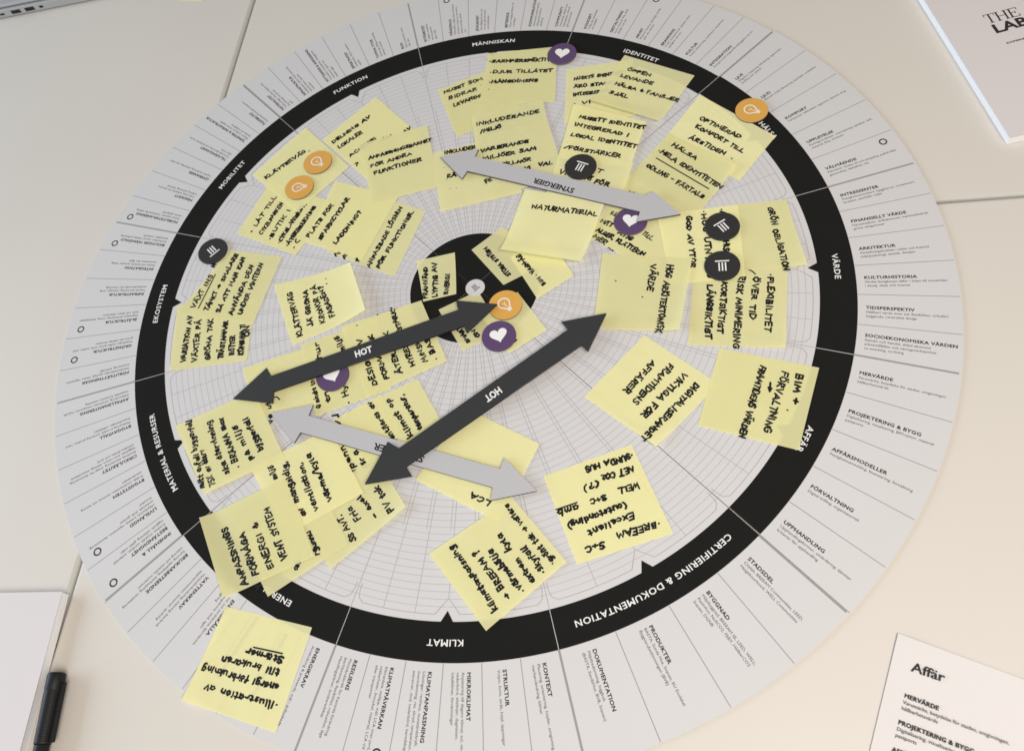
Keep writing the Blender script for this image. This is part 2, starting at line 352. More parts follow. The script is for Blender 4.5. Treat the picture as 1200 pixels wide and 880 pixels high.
# ------------------------------------------------------------------ layout on the table, millimetres from the chart's centre
# id, label, corners (as the writing reads), height, letter height, curls, written lines, loose strokes
NOTES = [
 ['n6', 'yellow sticky note reading ANPASSADE LÖSNIN, upper left of the black hub', [[-153.8, 51.1], [-131.7, 130.2], [-56.0, 92.8], [-79.6, 16.7]], 1.55, 4.6, [], [['ANPASSADE LÖSNIN', -106.3, 28.9, -80.8, 99.5], ['FÖR FUNKTIONER.', -96.1, 27.1, -68.1, 93.9], ['N', -143.6, 44.8, -138.8, 47.9], ['F', -133.6, 40.2, -129.9, 43.0], ['f', -119.7, 36.1, -117.7, 39.1]], []],
 ['n4', 'yellow sticky note reading LÅT TILL CYKELPARKEN below the two orange discs', [[-256.8, 81.2], [-231.9, 148.7], [-155.1, 112.2], [-186.7, 49.3]], 1.55, 4.6, [], [['• LÅT TILL', -240.1, 80.6, -222.2, 125.8], ['CYKELPARKEN', -228.7, 77.5, -212.1, 116.6], ['·BUTIK I', -218.0, 69.9, -202.4, 107.2], ['·CYKEL-VERKST.', -206.7, 64.6, -186.2, 113.2], ['·ÅTERBRUKNING', -196.9, 60.4, -174.3, 108.7], ['·(', -189.0, 57.2, -185.1, 67.4]], []],
 ['n5', 'yellow sticky note reading PLATS FÖR SPARKCYKLAR LADDNING', [[-179.5, 64.3], [-158.5, 141.5], [-87.2, 113.7], [-114.9, 38.9]], 1.9, 4.8, [], [['PLATS FÖR', -175.4, 69.7, -155.7, 109.1], ['SPARKCYKLAR', -161.7, 65.4, -139.2, 116.2], ['LADDNING?', -144.7, 59.3, -122.5, 97.8]], []],
 ['n2', "yellow sticky note reading DELNING AV LOKALER under the black ring's FUNKTION", [[-182.3, 200.8], [-128.9, 256.8], [-67.0, 189.4], [-120.5, 137.0]], 1.55, 4.6, [], [['DELNING AV', -168.7, 193.8, -131.1, 227.1], ['LOKALER', -161.2, 185.8, -137.0, 205.2], ['ACCESS!', -146.4, 172.8, -120.0, 194.7], ['AV', -113.3, 190.3, -103.4, 195.7], ['AV', -90.2, 200.0, -82.6, 204.2], ['?', -139.0, 158.5, -134.2, 161.4]], []],
 ['n3', 'yellow sticky note reading ANPASSNINGSBARHET FÖR ANDRA FUNKTIONER', [[-139.5, 188.3], [-65.8, 207.7], [-44.9, 122.7], [-113.1, 106.9]], 2.25, 4.6, [], [['ANPASSNINGSBARHET', -124.6, 166.1, -58.4, 184.9], ['FÖR ANDRA', -120.8, 155.0, -77.6, 167.9], ['FUNKTIONER', -116.0, 145.1, -66.3, 159.0]], []],
 ['n1', 'yellow sticky note reading KLÄTTERVÄG with two orange discs on it', [[-255.4, 158.9], [-205.2, 220.2], [-146.0, 159.2], [-194.6, 103.2]], 1.9, 4.6, [], [['KLÄTTERVÄG', -238.1, 151.4, -198.5, 185.4]], [[[-195.5, 185.4], [-194.9, 186.0]]]],
 ['n9', 'yellow sticky note reading VARIATION AV VÄXTER, left under its neighbour at the EKOSYSTEM ring', [[-292.6, -77.9], [-303.3, -3.4], [-220.4, -0.2], [-215.1, -69.6]], 1.55, 5.6, [], [['VARIATION AV', -278.7, -68.8, -283.3, -16.9], ['VÄXTER PÅ', -266.7, -68.4, -272.7, -21.3], ['GRÖNA TAK', -253.9, -67.2, -260.4, -21.0], ['TRÄSTAMMAR', -239.9, -66.0, -243.8, -24.7], ['RÖTTER', -229.5, -62.3, -232.4, -41.4], ['KOMBINATI', -219.6, -63.3, -225.0, -29.4], ['ON', -217.6, -42.6, -219.8, -30.9]], []],
 ['n8', 'yellow sticky note reading VÄXT INS underlined, a black pillar disc on its upper corner', [[-299.9, -12.3], [-261.8, 60.8], [-201.4, 48.1], [-216.9, -29.9]], 1.9, 5.0, [], [['VÄXT INS', -283.6, -7.9, -271.8, 29.5], ['M', -273.1, 40.0, -271.7, 43.6], ['TÅNKT -> SMALARE', -268.1, -12.6, -249.9, 54.2], ['SÅ ATT MAN KAN', -254.7, -14.3, -240.9, 49.5], ['ANVÄNDA DEN', -240.6, -17.9, -229.7, 38.7], ['UNDER VINTERN', -231.1, -18.4, -219.4, 41.0]], [[[-279.1, -8.2], [-269.8, 31.2]]]],
 ['n11', 'yellow sticky note reading HUSET SOM BIDRAR below the MÄNNISKAN ring', [[-58.4, 258.2], [13.1, 287.1], [37.0, 215.6], [-31.6, 187.9]], 1.55, 4.6, [], [['HUSET SOM', -50.4, 252.1, -8.5, 267.2], ['BIDRAR', -44.1, 242.1, -14.0, 252.8], ['LEVANDE', -38.1, 231.5, -8.5, 242.6], ['·', -10.3, 258.1, -8.8, 258.8]], []],
 ['n10', 'yellow sticky note reading DJUR TILLÅTET with a purple heart disc on its top corner', [[-4.7, 306.2], [71.8, 305.8], [71.1, 224.4], [-10.5, 228.2]], 1.9, 4.6, [], [['·BARNPERSPEKTIV', -3.0, 291.7, 65.1, 285.0], ['·DJUR TILLÅTET', -1.3, 275.0, 67.2, 268.4], ['·MÅNGDIMENS', -1.6, 260.3, 51.8, 256.2], ['·', -2.0, 249.7, -0.1, 249.6]], []],
 ['n15', 'yellow sticky note under the left tip of the upper pale arrow', [[-55.3, 167.3], [18.9, 182.5], [41.9, 106.8], [-40.1, 90.1]], 2.6, 4.6, [], [['INKLUDER', -42.4, 164.7, -9.1, 169.4], ['RÄ', -36.6, 132.9, -27.5, 134.3], ['·', -41.8, 145.2, -40.3, 145.4], ['·', -38.0, 128.5, -36.5, 128.7], ['·', -31.6, 116.3, -30.6, 116.6], ['·', -25.9, 116.5, -24.9, 116.8]], []],
 ['n12', 'yellow sticky note reading INKLUDERANDE MILJÖ, above the upper pale arrow', [[-17.6, 213.5], [58.5, 227.3], [73.2, 148.1], [-2.9, 132.4]], 2.95, 4.6, [], [['INKLUDERANDE', -10.8, 200.1, 55.9, 210.2], ['/MILJÖ', -5.7, 189.1, 15.9, 194.1]], []],
 ['n13', 'yellow sticky note reading VARIERANDE MILJÖER SAM, crossed by the upper pale arrow', [[-11.6, 181.7], [63.9, 200.1], [84.0, 123.7], [11.4, 102.6]], 3.3, 4.6, [], [['VARIERANDE', -3.5, 162.4, 45.6, 170.8], ['MILJÖER SAM', -0.1, 151.8, 53.9, 160.2], ['TILLHÖR', 20.1, 141.7, 49.3, 146.4], ['VAL', 57.4, 138.0, 70.8, 139.7], ['HUM VI', 26.6, 131.1, 49.4, 135.8], ['FE', 4.6, 121.5, 11.0, 124.2]], [[[-9.7, 158.5], [-5.9, 165.5]]]],
 ['n14', 'yellow sticky note reading HUSETS ID, mostly covered on its right by the ÖPPEN note', [[82.7, 271.3], [153.3, 275.5], [155.4, 195.8], [81.6, 192.7]], 1.55, 4.6, [], [['HUSETS IDENTITET', 90.8, 253.7, 143.5, 255.5], ['ÄRO STARK', 90.9, 242.5, 130.9, 242.4], ['INTEGRERAD', 90.6, 230.2, 128.0, 232.3], ['· VI', 91.3, 217.7, 108.9, 219.1]], []],
 ['n17', 'yellow sticky note reading HUSETT IDENTITET INTEGRERAD I LOKAL IDENTITET', [[91.1, 217.8], [164.6, 184.6], [147.6, 126.9], [76.8, 146.0]], 3.65, 4.6, [], [['HUSETT IDENTITET', 97.0, 197.6, 163.1, 174.7], ['INTEGRERAD I', 92.4, 187.7, 146.9, 166.9], ['LOKAL IDENTITET', 88.8, 174.5, 153.9, 151.7], ['/FÖRSTÄRKER', 82.6, 158.6, 138.6, 140.3]], []],
 ['n20', "yellow sticky note under the upper pale arrow's right tip, a purple heart disc on it", [[143.3, 122.7], [202.2, 71.9], [168.6, 2.3], [108.0, 49.7]], 1.55, 4.8, [], [['K.', 145.0, 96.5, 152.1, 93.7], ['ILL', 128.1, 74.0, 133.9, 70.6], ['MITT', 118.7, 65.3, 129.0, 58.5], ['ALGER, KLÄTTERIN', 114.6, 55.4, 158.1, 23.2], ['MER ...', 111.9, 48.9, 130.9, 30.8], ['TILL.', 157.4, 48.7, 166.5, 39.7], ['ATIG', 135.1, 51.3, 147.1, 41.2]], []],
 ['n18', 'yellow sticky note under the black pillar disc that lies just above the word SYNERGIER', [[79.1, 158.8], [151.0, 132.7], [135.6, 79.7], [66.1, 102.4]], 4.0, 4.8, [], [['I', 83.2, 136.8, 85.6, 135.7], ['T', 115.0, 124.7, 121.1, 122.5], ['VI', 77.7, 126.4, 85.0, 123.8], ['NT', 103.6, 116.4, 110.3, 113.9], ['FÖR', 113.0, 111.3, 126.8, 105.0]], []],
 ['n16', 'yellow sticky note reading ÖPPEN LEVANDE HÄLSA, its lower edge lifted, over the IDENTITET ring', [[144.5, 282.6], [215.3, 243.3], [176.3, 181.6], [108.6, 217.4]], 1.9, 4.4, [['b', 5, 0.25]], [['ÖPPEN', 146.4, 260.1, 170.3, 247.6], ['LEVANDE', 139.2, 251.7, 171.9, 235.7], ['HÄLSA & FAMILJER', 133.4, 241.1, 197.0, 209.0], ['SJÄL', 127.6, 229.6, 146.3, 220.3]], []],
 ['n23', 'yellow sticky note reading OPTIMERAD KOMFORT TILL ÅRSTIDEN', [[219.1, 216.5], [287.3, 153.9], [249.4, 103.0], [181.5, 161.1]], 1.55, 4.8, [], [['OPTIMERAD', 216.8, 184.0, 253.6, 154.7], ['KOMFORT TILL', 212.2, 173.6, 254.9, 137.1], ['ÅRSTIDEN', 205.3, 160.0, 237.6, 135.5]], [[[244.3, 131.1], [245.0, 130.1]]]],
 ['n22', 'yellow sticky note reading HÄLSA HELA IDENTITETEN, one line underlined', [[186.8, 169.1], [248.2, 119.4], [208.9, 66.1], [147.4, 118.8]], 1.9, 4.8, [['tr', 3.5, 0.35]], [['HÄLSA', 188.4, 152.0, 210.5, 132.2], ['·HELA IDENTITETEN', 174.9, 146.4, 231.5, 94.1], ['ODLING - FÄRTALS', 162.8, 128.5, 214.9, 84.7]], [[[173.4, 138.1], [221.1, 95.5]]]],
 ['n26', 'yellow sticky note reading FLEXIBILITET ÖVER TID, lowest of the pile at the VÄRDE ring', [[283.9, 3.8], [273.8, -79.2], [194.1, -71.4], [202.8, 3.8]], 1.55, 5.4, [['tr', 2, 0.3]], [['·FLEXIBILITET', 266.9, -3.4, 258.9, -61.6], ['ÖVER TID', 253.8, -5.6, 246.8, -48.5], ['·RISK MINIMERING', 241.7, -0.3, 231.4, -76.4], ['KORTSIKTIGT', 226.8, -9.4, 219.5, -60.6], ['LÅNGSIKTIGT', 214.1, -11.6, 208.6, -65.9]], [[[243.3, 3.4], [249.1, 3.0], [253.1, 0.6], [255.7, -2.8]]]],
 ['n27', 'yellow sticky note reading GRÖN OBLIGATION beside the VÄRDE ring', [[289.4, 76.9], [300.1, 1.5], [238.4, 2.1], [224.1, 73.7]], 1.9, 5.4, [['tr', 3.5, 0.35]], [['GRÖN OBLIGATION', 272.1, 68.7, 280.6, -1.8]], []],
 ['n25', 'yellow sticky note reading GOD AV YTOR under two black pillar discs', [[246.5, 74.5], [246.7, -5.1], [181.9, -10.0], [172.1, 68.9]], 2.25, 5.0, [], [['·MINSKAD HISS', 229.4, 70.5, 230.5, 19.5], ['·HÖG UTNYTTJ', 213.0, 70.1, 214.5, -4.5], ['GOD AV YTOR', 198.6, 64.6, 200.7, 7.4]], []],
 ['n21', "yellow sticky note reading HÖG ARKITEKTONISK at the longer HOT arrow's tip", [[201.9, 17.0], [187.3, -59.8], [112.6, -51.8], [120.9, 28.0]], 2.6, 6.0, [['tr', 4, 0.3], ['t', 1.5, 0.2]], [['HÖG ARKITEKTONISK', 178.9, 11.6, 167.3, -59.3], ['VÄRDE', 164.7, 12.6, 161.0, -14.8]], [[[132.7, -2.7], [133.1, -3.0]], [[156.3, -21.5], [156.7, -21.8]]]],
 ['n29', 'small yellow sticky note on the black hub, left of the small note that reads BIM', [[28.7, 0.1], [-5.0, 42.3], [24.2, 67.4], [68.2, 21.4]], 1.55, 4.2, [], [['STORA SYSTEM', 35.3, 11.3, 9.6, 44.5]], []],
 ['n30', "small yellow sticky note reading BIM VAGN at the hub's right rim", [[61.1, -17.1], [33.7, 30.4], [67.3, 54.6], [94.2, 6.1]], 1.9, 4.4, [], [['BIM · VAGN-ÄG', 68.6, -1.1, 42.7, 33.7]], []],
 ['n28', 'yellow sticky note reading NATURMATERIAL, its lower edge lifted above the black hub', [[44.7, 109.4], [123.5, 87.6], [101.4, 16.2], [24.8, 35.2]], 4.35, 5.6, [['b', 5, 0.3]], [['NATURMATERIAL', 52.4, 85.3, 115.6, 70.5]], []],
 ['n31', "small yellow sticky note with three lines of writing on the hub's left edge", [[-45.9, -17.1], [-59.1, 33.2], [-21.4, 40.5], [-14.7, -10.5]], 1.55, 4.4, [['l', 5, 0.8]], [['FRAMVÄND', -42.8, -12.9, -47.4, 25.7], ['LYFTIG AV', -32.7, -11.7, -38.8, 30.0], ['ENERGI', -23.1, -9.7, -24.1, 15.6]], []],
 ['n34', "small yellow sticky note reading SMART under the shorter HOT arrow's right head", [[-5.3, -68.4], [-31.7, -23.6], [4.5, -5.0], [31.5, -51.5]], 1.55, 4.0, [], [['SMART', 1.1, -59.5, -9.6, -42.4], ['ÖN', 10.0, -54.4, 4.8, -46.4]], []],
 ['n33', 'small yellow sticky note on the hub under an orange disc and a purple heart disc', [[37.7, -73.1], [8.0, -30.6], [42.5, -9.0], [70.8, -50.6]], 1.9, 4.2, [], [['F', 44.6, -59.5, 42.1, -57.1], ['·', 29.9, -39.1, 29.5, -38.1], ['T', 42.4, -62.5, 41.1, -61.5]], []],
 ['n36b', 'yellow sticky note left of the TEMPERATUR note, mostly covered by the lower pale arrow', [[-102.4, -201.6], [-138.0, -145.5], [-76.7, -109.7], [-42.7, -167.7]], 1.55, 4.8, [], [['yj', -111.8, -139.6, -117.5, -126.8]], []],
 ['n36a', 'yellow sticky note reading TEMPERATUR between the two HOT arrows', [[-77.9, -190.5], [-110.0, -129.0], [-44.8, -95.6], [-10.0, -152.7]], 1.9, 5.2, [], [['temperatur,', -35.1, -144.3, -56.4, -110.6], ['klimat op', -42.8, -150.3, -68.9, -113.9], ['ventileras av', -56.4, -155.5, -85.8, -117.0], ['spenn', -88.9, -183.9, -105.7, -158.4], ['för a', -79.1, -178.2, -92.0, -163.0]], []],
 ['n41', 'yellow sticky note reading PV TAK beside the tip of the longer HOT arrow', [[-101.1, -267.5], [-135.3, -215.2], [-74.4, -169.7], [-41.0, -215.9]], 2.25, 5.4, [['tl', 0.1, 0.3], ['bl', 3.5, 0.4]], [['PV tak', -51.3, -217.9, -68.5, -196.2], ['- exel', -64.9, -222.6, -83.1, -204.3], ['Fria', -80.3, -224.6, -89.9, -213.7], ['SS AVT.', -81.4, -243.1, -97.6, -220.9]], []],
 ['n40', 'yellow sticky note showing only its lower edge below the ANPASSNINGS note', [[-150.2, -290.2], [-184.1, -242.7], [-120.6, -196.4], [-87.9, -246.3]], 2.6, 5.2, [], [['rgunnu', -111.6, -255.1, -123.0, -235.3], ['an', -129.0, -268.7, -126.9, -261.8], ['·y', -156.5, -285.5, -161.0, -279.6]], []],
 ['n38', 'yellow sticky note reading VENTILATION in the lower left pile', [[-143.0, -239.2], [-188.6, -178.3], [-120.3, -142.4], [-80.7, -202.3]], 2.95, 5.6, [], [['miljö', -160.7, -188.6, -167.6, -176.2], ['mångsidig,', -137.4, -210.1, -155.6, -172.7], ['ventilation,', -118.6, -217.1, -140.9, -173.7], ['värme/kyla', -107.4, -208.3, -134.0, -165.5], ['av', -128.2, -220.9, -134.1, -215.4]], []],
 ['n35c', 'yellow sticky note under the left head of the shorter HOT arrow', [[-191.7, -129.9], [-217.6, -78.1], [-144.0, -53.9], [-120.3, -115.0]], 1.55, 4.8, [], [['ut', -180.1, -120.3, -182.9, -113.9], ['va', -175.9, -134.4, -178.9, -126.6]], [[[-179.9, -109.6], [-176.9, -109.0], [-173.8, -111.8]]]],
 ['n35b', "yellow sticky note under the HOT arrow's middle, a purple heart disc on it", [[-135.6, -129.9], [-162.5, -55.1], [-90.6, -30.8], [-68.4, -105.0]], 1.9, 5.0, [], [['Q mindre tn', -132.3, -121.1, -143.3, -93.1], ['hur', -139.4, -70.4, -145.9, -53.4], ['tn', -124.0, -115.1, -128.9, -104.8], ['· Hyn', -104.3, -117.3, -113.8, -95.0], ['miljö', -117.3, -63.9, -126.4, -46.7]], []],
 ['n35a', 'yellow sticky note reading DESIGN FORMAT under the HOT arrow, touching the black hub', [[-89.8, -112.1], [-124.9, -38.6], [-49.0, -13.6], [-18.9, -78.7]], 2.25, 4.9, [['r', 1.2, 0.2]], [['DESIGN AV', -81.3, -100.1, -103.6, -51.5], ['FORMAT OK', -71.1, -94.1, -92.7, -47.6], ['ÅTERBRUK', -59.3, -88.6, -78.4, -44.6], ['HYRESBAR', -48.0, -81.9, -66.1, -43.3], ['MINSK', -37.0, -78.2, -47.4, -56.0], ['· BASNIV', -26.9, -75.7, -45.1, -40.6], ['STARK-', -64.9, -44.0, -76.3, -18.7]], [[[-109.5, -37.3], [-109.1, -37.6]], [[-90.4, -27.1], [-90.1, -27.3]]]],
 ['n37', 'yellow sticky note reading BYGGAVFALL at the notch of the MATERIAL & RESURSER ring', [[-226.9, -202.5], [-271.0, -136.0], [-199.7, -102.9], [-158.2, -168.6]], 3.3, 5.6, [], [['mitt avfall byggavfall', -227.6, -195.8, -256.3, -130.4], ['75% av återv', -218.2, -193.1, -236.7, -159.9], ['återvinning', -217.1, -169.6, -236.3, -131.7], ['ska', -206.7, -183.0, -213.7, -171.6], ['· BRÄNNA max', -197.8, -177.3, -225.6, -129.6], ['på miljö', -187.3, -170.5, -210.2, -136.8], ['byggavfall', -179.5, -161.3, -200.6, -129.6]], []],
 ['n39', 'yellow sticky note reading ANPASSNINGS FÖRMÅGA, curled edge over the black ring', [[-186.9, -292.1], [-224.0, -224.9], [-153.7, -188.5], [-115.7, -256.6]], 3.3, 5.8, [['t', 4, 0.22]], [['ANPASSNINGS', -169.5, -280.1, -198.6, -231.3], ['FÖRMÅGA', -161.4, -271.7, -182.3, -236.2], ['ENERGI &', -149.4, -266.2, -171.4, -227.3], ['VENT SYSTEM', -138.6, -258.5, -163.5, -214.3]], []],
 ['n7', 'yellow sticky note reading KRONOR and FASADEN, left of the black hub', [[-171.6, -55.4], [-203.5, 14.7], [-124.1, 31.6], [-100.9, -24.0]], 1.55, 5.2, [['b', 7, 0.6]], [['KLÄTTERVÄG', -163.1, -44.7, -182.9, 5.7], ['JÄ GRÖNA', -154.1, -34.6, -167.5, 6.5], ['KRONOR PÅ', -142.3, -31.2, -159.5, 11.7], ['FASADEN?', -133.0, -25.1, -152.3, 10.5]], [[[-149.0, 17.7], [-148.7, 17.5]], [[-147.6, 11.9], [-146.9, 11.4]]]],
 ['n44', 'yellow sticky note reading LCA beneath the lower pale arrow', [[37.7, -228.6], [-36.2, -191.2], [1.6, -125.8], [68.1, -160.9]], 2.25, 5.4, [], [['LCA', 29.9, -211.0, 13.1, -203.2]], []],
 ['n43', 'yellow sticky note reading KLIMATANPASSNING above the KLIMAT ring', [[32.4, -313.8], [-18.3, -254.3], [47.2, -207.9], [92.8, -260.4]], 2.6, 5.6, [], [['klimatanpassning', 40.8, -296.8, 1.2, -247.5], ['-> BREEAM ?', 49.9, -287.6, 21.2, -250.5], ['·värmebölja', 61.0, -282.5, 32.9, -250.5], ['kyla', 48.5, -250.9, 39.9, -237.7], ['extrem', 68.9, -275.8, 54.8, -257.1], ['·skyfall', 76.8, -267.9, 60.2, -247.5], ['·grönt tak -> variera', 84.4, -260.6, 43.9, -213.4]], []],
 ['n45', 'yellow sticky note reading Excellent outstanding, above CERTIFIERING & DOKUMENTATION', [[175.4, -237.7], [100.9, -262.1], [72.5, -189.4], [144.5, -163.0]], 1.55, 5.4, [], [['·BREEAM', 165.0, -227.5, 131.3, -237.2], ['S+C', 121.8, -243.6, 106.8, -248.2], ['Excellent', 145.0, -220.4, 108.7, -235.4], ['(outstanding)', 138.7, -211.9, 92.1, -229.3], ['WELL', 149.5, -195.6, 133.2, -200.8], ['S+C', 123.0, -205.5, 110.2, -209.9], ['amb', 101.0, -213.6, 84.5, -218.8], ['NET CO2', 145.4, -182.2, 119.7, -189.2], ['(?)', 117.5, -193.9, 104.9, -197.8], ['·SUNDA HUS', 144.8, -170.1, 106.5, -182.1]], [[[100.4, -212.1], [83.8, -217.9]]]],
 ['n46', 'yellow sticky note reading DIGITALISERANDET with a rounded lifted corner', [[217.4, -110.0], [164.8, -166.4], [105.5, -117.9], [157.3, -60.3]], 1.55, 5.6, [['tr', 4, 0.3]], [['DIGITALISERANDET', 198.4, -107.9, 152.0, -157.6], ['VIKTIGA FÖR', 189.5, -97.8, 152.4, -136.0], ['FRAMTIDENS', 178.2, -89.0, 145.5, -123.0], ['AFFÄRER', 163.3, -85.4, 138.2, -113.1]], []],
 ['n47', 'yellow sticky note reading BIM + FÖRVALTNING over the AFFÄR ring', [[298.9, -98.2], [275.3, -170.7], [198.8, -147.4], [220.2, -76.2]], 1.9, 5.6, [], [['BIM +', 280.4, -103.0, 274.8, -130.1], ['FÖRVALTNING', 269.2, -100.3, 249.8, -154.4], ['->', 257.1, -110.4, 255.4, -119.2], ['FRAMTIDENS VÄRDEN', 252.7, -94.2, 230.1, -158.1]], [[[269.9, -135.5], [270.4, -135.9]]]],
 ['n42', 'yellow sticky note reading Illustration av energiförbrukning, outermost at the lower left rim', [[-125.1, -390.9], [-205.6, -371.1], [-185.2, -298.4], [-108.7, -313.5]], 1.55, 5.4, [['tr', 2.5, 0.3], ['r', 1, 0.2]], [['·Illustration av', -126.2, -369.9, -189.0, -358.7], ['energi förbrukning', -128.3, -357.4, -194.7, -343.8], ['till brukaren', -129.5, -345.8, -179.9, -336.6], ['Stärmer', -128.1, -336.3, -160.1, -331.0]], [[[-155.2, -329.6], [-130.0, -333.8]]]],
 ['n48', 'yellow sticky note just peeking in at the top edge by the table seam', [[-442.5, 532.0], [-401.8, 541.6], [-384.8, 453.7], [-416.0, 460.4]], 0.3, 4, [], [], []],
]
COINS = [
 ['heart', [77.5, 292.2], 2.25, -8.0, 'purple heart disc on the black ring next to MÄNNISKAN'],
 ['heart', [147.4, 62.8], 1.9, -11.7, "purple heart disc half under the upper pale arrow's right head"],
 ['heart', [27.9, -55.9], 2.25, 16.5, 'purple heart disc beside the orange disc on the black hub'],
 ['heart', [-125.2, -90.2], 2.25, 28.3, 'purple heart disc half hidden by the shorter HOT arrow'],
 ['bulb', [267.6, 188.3], 1.9, 60.7, 'orange light bulb disc at the HÄLSA ring'],
 ['bulb', [-181.8, 167.4], 2.25, 50.5, 'orange light bulb disc, upper of the two on the KLÄTTERVÄG note'],
 ['bulb', [-196.9, 134.8], 2.25, 95.2, 'orange light bulb disc, lower of the two on the KLÄTTERVÄG note'],
 ['bulb', [32.0, -23.2], 2.25, 42.3, "orange light bulb disc on the hub at the shorter HOT arrow's tip"],
 ['pillar', [99.8, 131.6], 4.35, -25.8, 'black pillar disc just above the word SYNERGIER'],
 ['pillar', [230.6, 49.7], 2.6, 33.0, 'black pillar disc, upper of the two at the GOD AV YTOR note'],
 ['pillar', [227.8, 6.6], 2.6, -0.4, 'black pillar disc, lower of the two at the GOD AV YTOR note'],
 ['pillar', [-278.4, 59.5], 2.25, -134.0, 'black pillar disc on the VÄXT INS note near the EKOSYSTEM ring'],
]
ARROWS = [
 ['pale', [[-45.2, 158.0], [-5.6, 164.2], [-8.5, 154.3], [161.6, 89.5], [169.4, 93.9], [193.7, 64.6], [153.5, 59.5], [156.5, 70.7], [-15.2, 136.5], [-19.7, 127.0]], 4.7, [['SYNERGIER', 94.8, 103.4, 54.8, 120.4]], 'pale grey double arrow reading SYNERGIER, above the hub'],
 ['pale', [[-178.0, -127.0], [-138.3, -119.7], [-141.0, -130.6], [36.5, -183.7], [39.6, -173.9], [67.9, -203.3], [30.2, -210.9], [31.3, -200.0], [-145.9, -146.6], [-150.2, -156.7]], 3.5, [['SYNERGIER', -29.1, -171.8, -74.8, -158.4]], 'pale grey double arrow crossed by the longer HOT arrow'],
 ['black', [[-217.5, -111.7], [-190.3, -80.9], [-184.3, -89.6], [-11.4, -27.7], [-14.6, -17.4], [24.9, -23.8], [-1.4, -52.7], [-4.8, -45.4], [-178.8, -105.6], [-177.4, -117.3]], 4.5, [['HOT', -104.5, -73.8, -88.9, -68.2]], "black double arrow reading HOT, its right tip on the hub's orange disc"],
 ['black', [[-78.5, -196.4], [-62.9, -158.3], [-52.3, -164.5], [90.8, -54.5], [84.9, -46.3], [124.7, -39.6], [108.7, -77.3], [103.1, -70.6], [-44.0, -181.3], [-38.2, -189.8]], 5.7, [['HOT', 31.6, -108.8, 18.9, -118.3]], 'longer black double arrow reading HOT that crosses a pale arrow'],
]
HUBDOT = [1.7, -1.2]
MISC = {'affar': [[328.1, -309.7], [403.7, -338.4], [299.4, -386.7]], 'affar_t': [['Affär', [332.7, -334.8], [352.8, -341.7]], ['MERVÄRDE', [325.6, -352.1], [343.7, -357.5]], ['l1', [323.9, -356.0], [385.6, -378.2]], ['PROJ', [319.2, -369.1], [357.6, -380.8]], ['AFF', [313.2, -383.6], [325.9, -387.7]]], 'pen': [[-318.1, -353.8], [-313.7, -406.6]], 'lap': [[-681.5, 465.8], [-534.1, 481.6]], 'ports': [[-672.6, 467.5], [-652.8, 469.8], [-633.1, 471.9], [-616.7, 474.1]], 'blk': [[-333.0, -289.5], [-329.6, -414.8], [-392.9, -289.4]], 'lab': [[486.2, 123.0], [444.7, 310.1], [498.3, 126.4]], 'lab_t': [['THE', [495.6, 267.3], [527.5, 274.3]], ['LAB', [500.1, 253.6], [532.0, 261.7]], ['line', [506.9, 238.2], [534.5, 245.1]]]}

# ------------------------------------------------------------------ the setting: three table tops butted together, the floor under the joint
def seam_x(y): return -322.3 + 0.0268 * (y - 95)
def seam_y(x): return 65.0 + 0.0141 * (x - 415)
def slab(pts, name):
    """a table top with rounded upper arris"""
    mb = MB(); n = len(pts)
    cx = sum(p[0] for p in pts) / n; cy = sum(p[1] for p in pts) / n
    def inset(d):
        o = []
        for i in range(n):
            p0, p1, p2 = pts[i - 1], pts[i], pts[(i + 1) % n]
            def nrm(a, b):
                l = math.hypot(b[0] - a[0], b[1] - a[1]); return (-(b[1] - a[1]) / l, (b[0] - a[0]) / l)
            n1, n2 = nrm(p0, p1), nrm(p1, p2)
            k = d / (1 + n1[0] * n2[0] + n1[1] * n2[1])
            o.append((p1[0] + (n1[0] + n2[0]) * k, p1[1] + (n1[1] + n2[1]) * k))
        return o
    prof = [(-25, 0), (-3, 0), (-1.6, .4), (-.5, 1.4), (0, 3.2)]
    vs = []
    for z, d in prof: vs += [(x, y, z) for x, y in inset(d)]
    mb.add(vs, [list(range(n))[::-1]], 1)
    mb.f.append([len(vs) - n + i for i in range(n)]); mb.m.append(0)
    for k in range(len(prof) - 1):
        for i in range(n):
            j = (i + 1) % n
            mb.f.append([k * n + i, k * n + j, k * n + n + j, k * n + n + i]); mb.m.append(1)
    return structure(mb.build(name, [M['table'], M['rim']]))
g = 1.3
slab([(-1500, -1400), (seam_x(-1400) - g, -1400), (seam_x(1600) - g, 1600), (-1500, 1600)], 'table_surface')
slab([(seam_x(-1400) + g, -1400), (1700, -1400), (1700, seam_y(1700) - g), (seam_x(55) + g, seam_y(-330) - g)], 'table_surface')
slab([(seam_x(57) + g, seam_y(-330) + g), (1700, seam_y(1700) + g), (1700, 1600), (seam_x(1600) + g, 1600)], 'table_surface')
mb = MB(); mb.box((0, 0), 9000, 9000, -740, -720); structure(mb.build('floor', [M['floor']]))

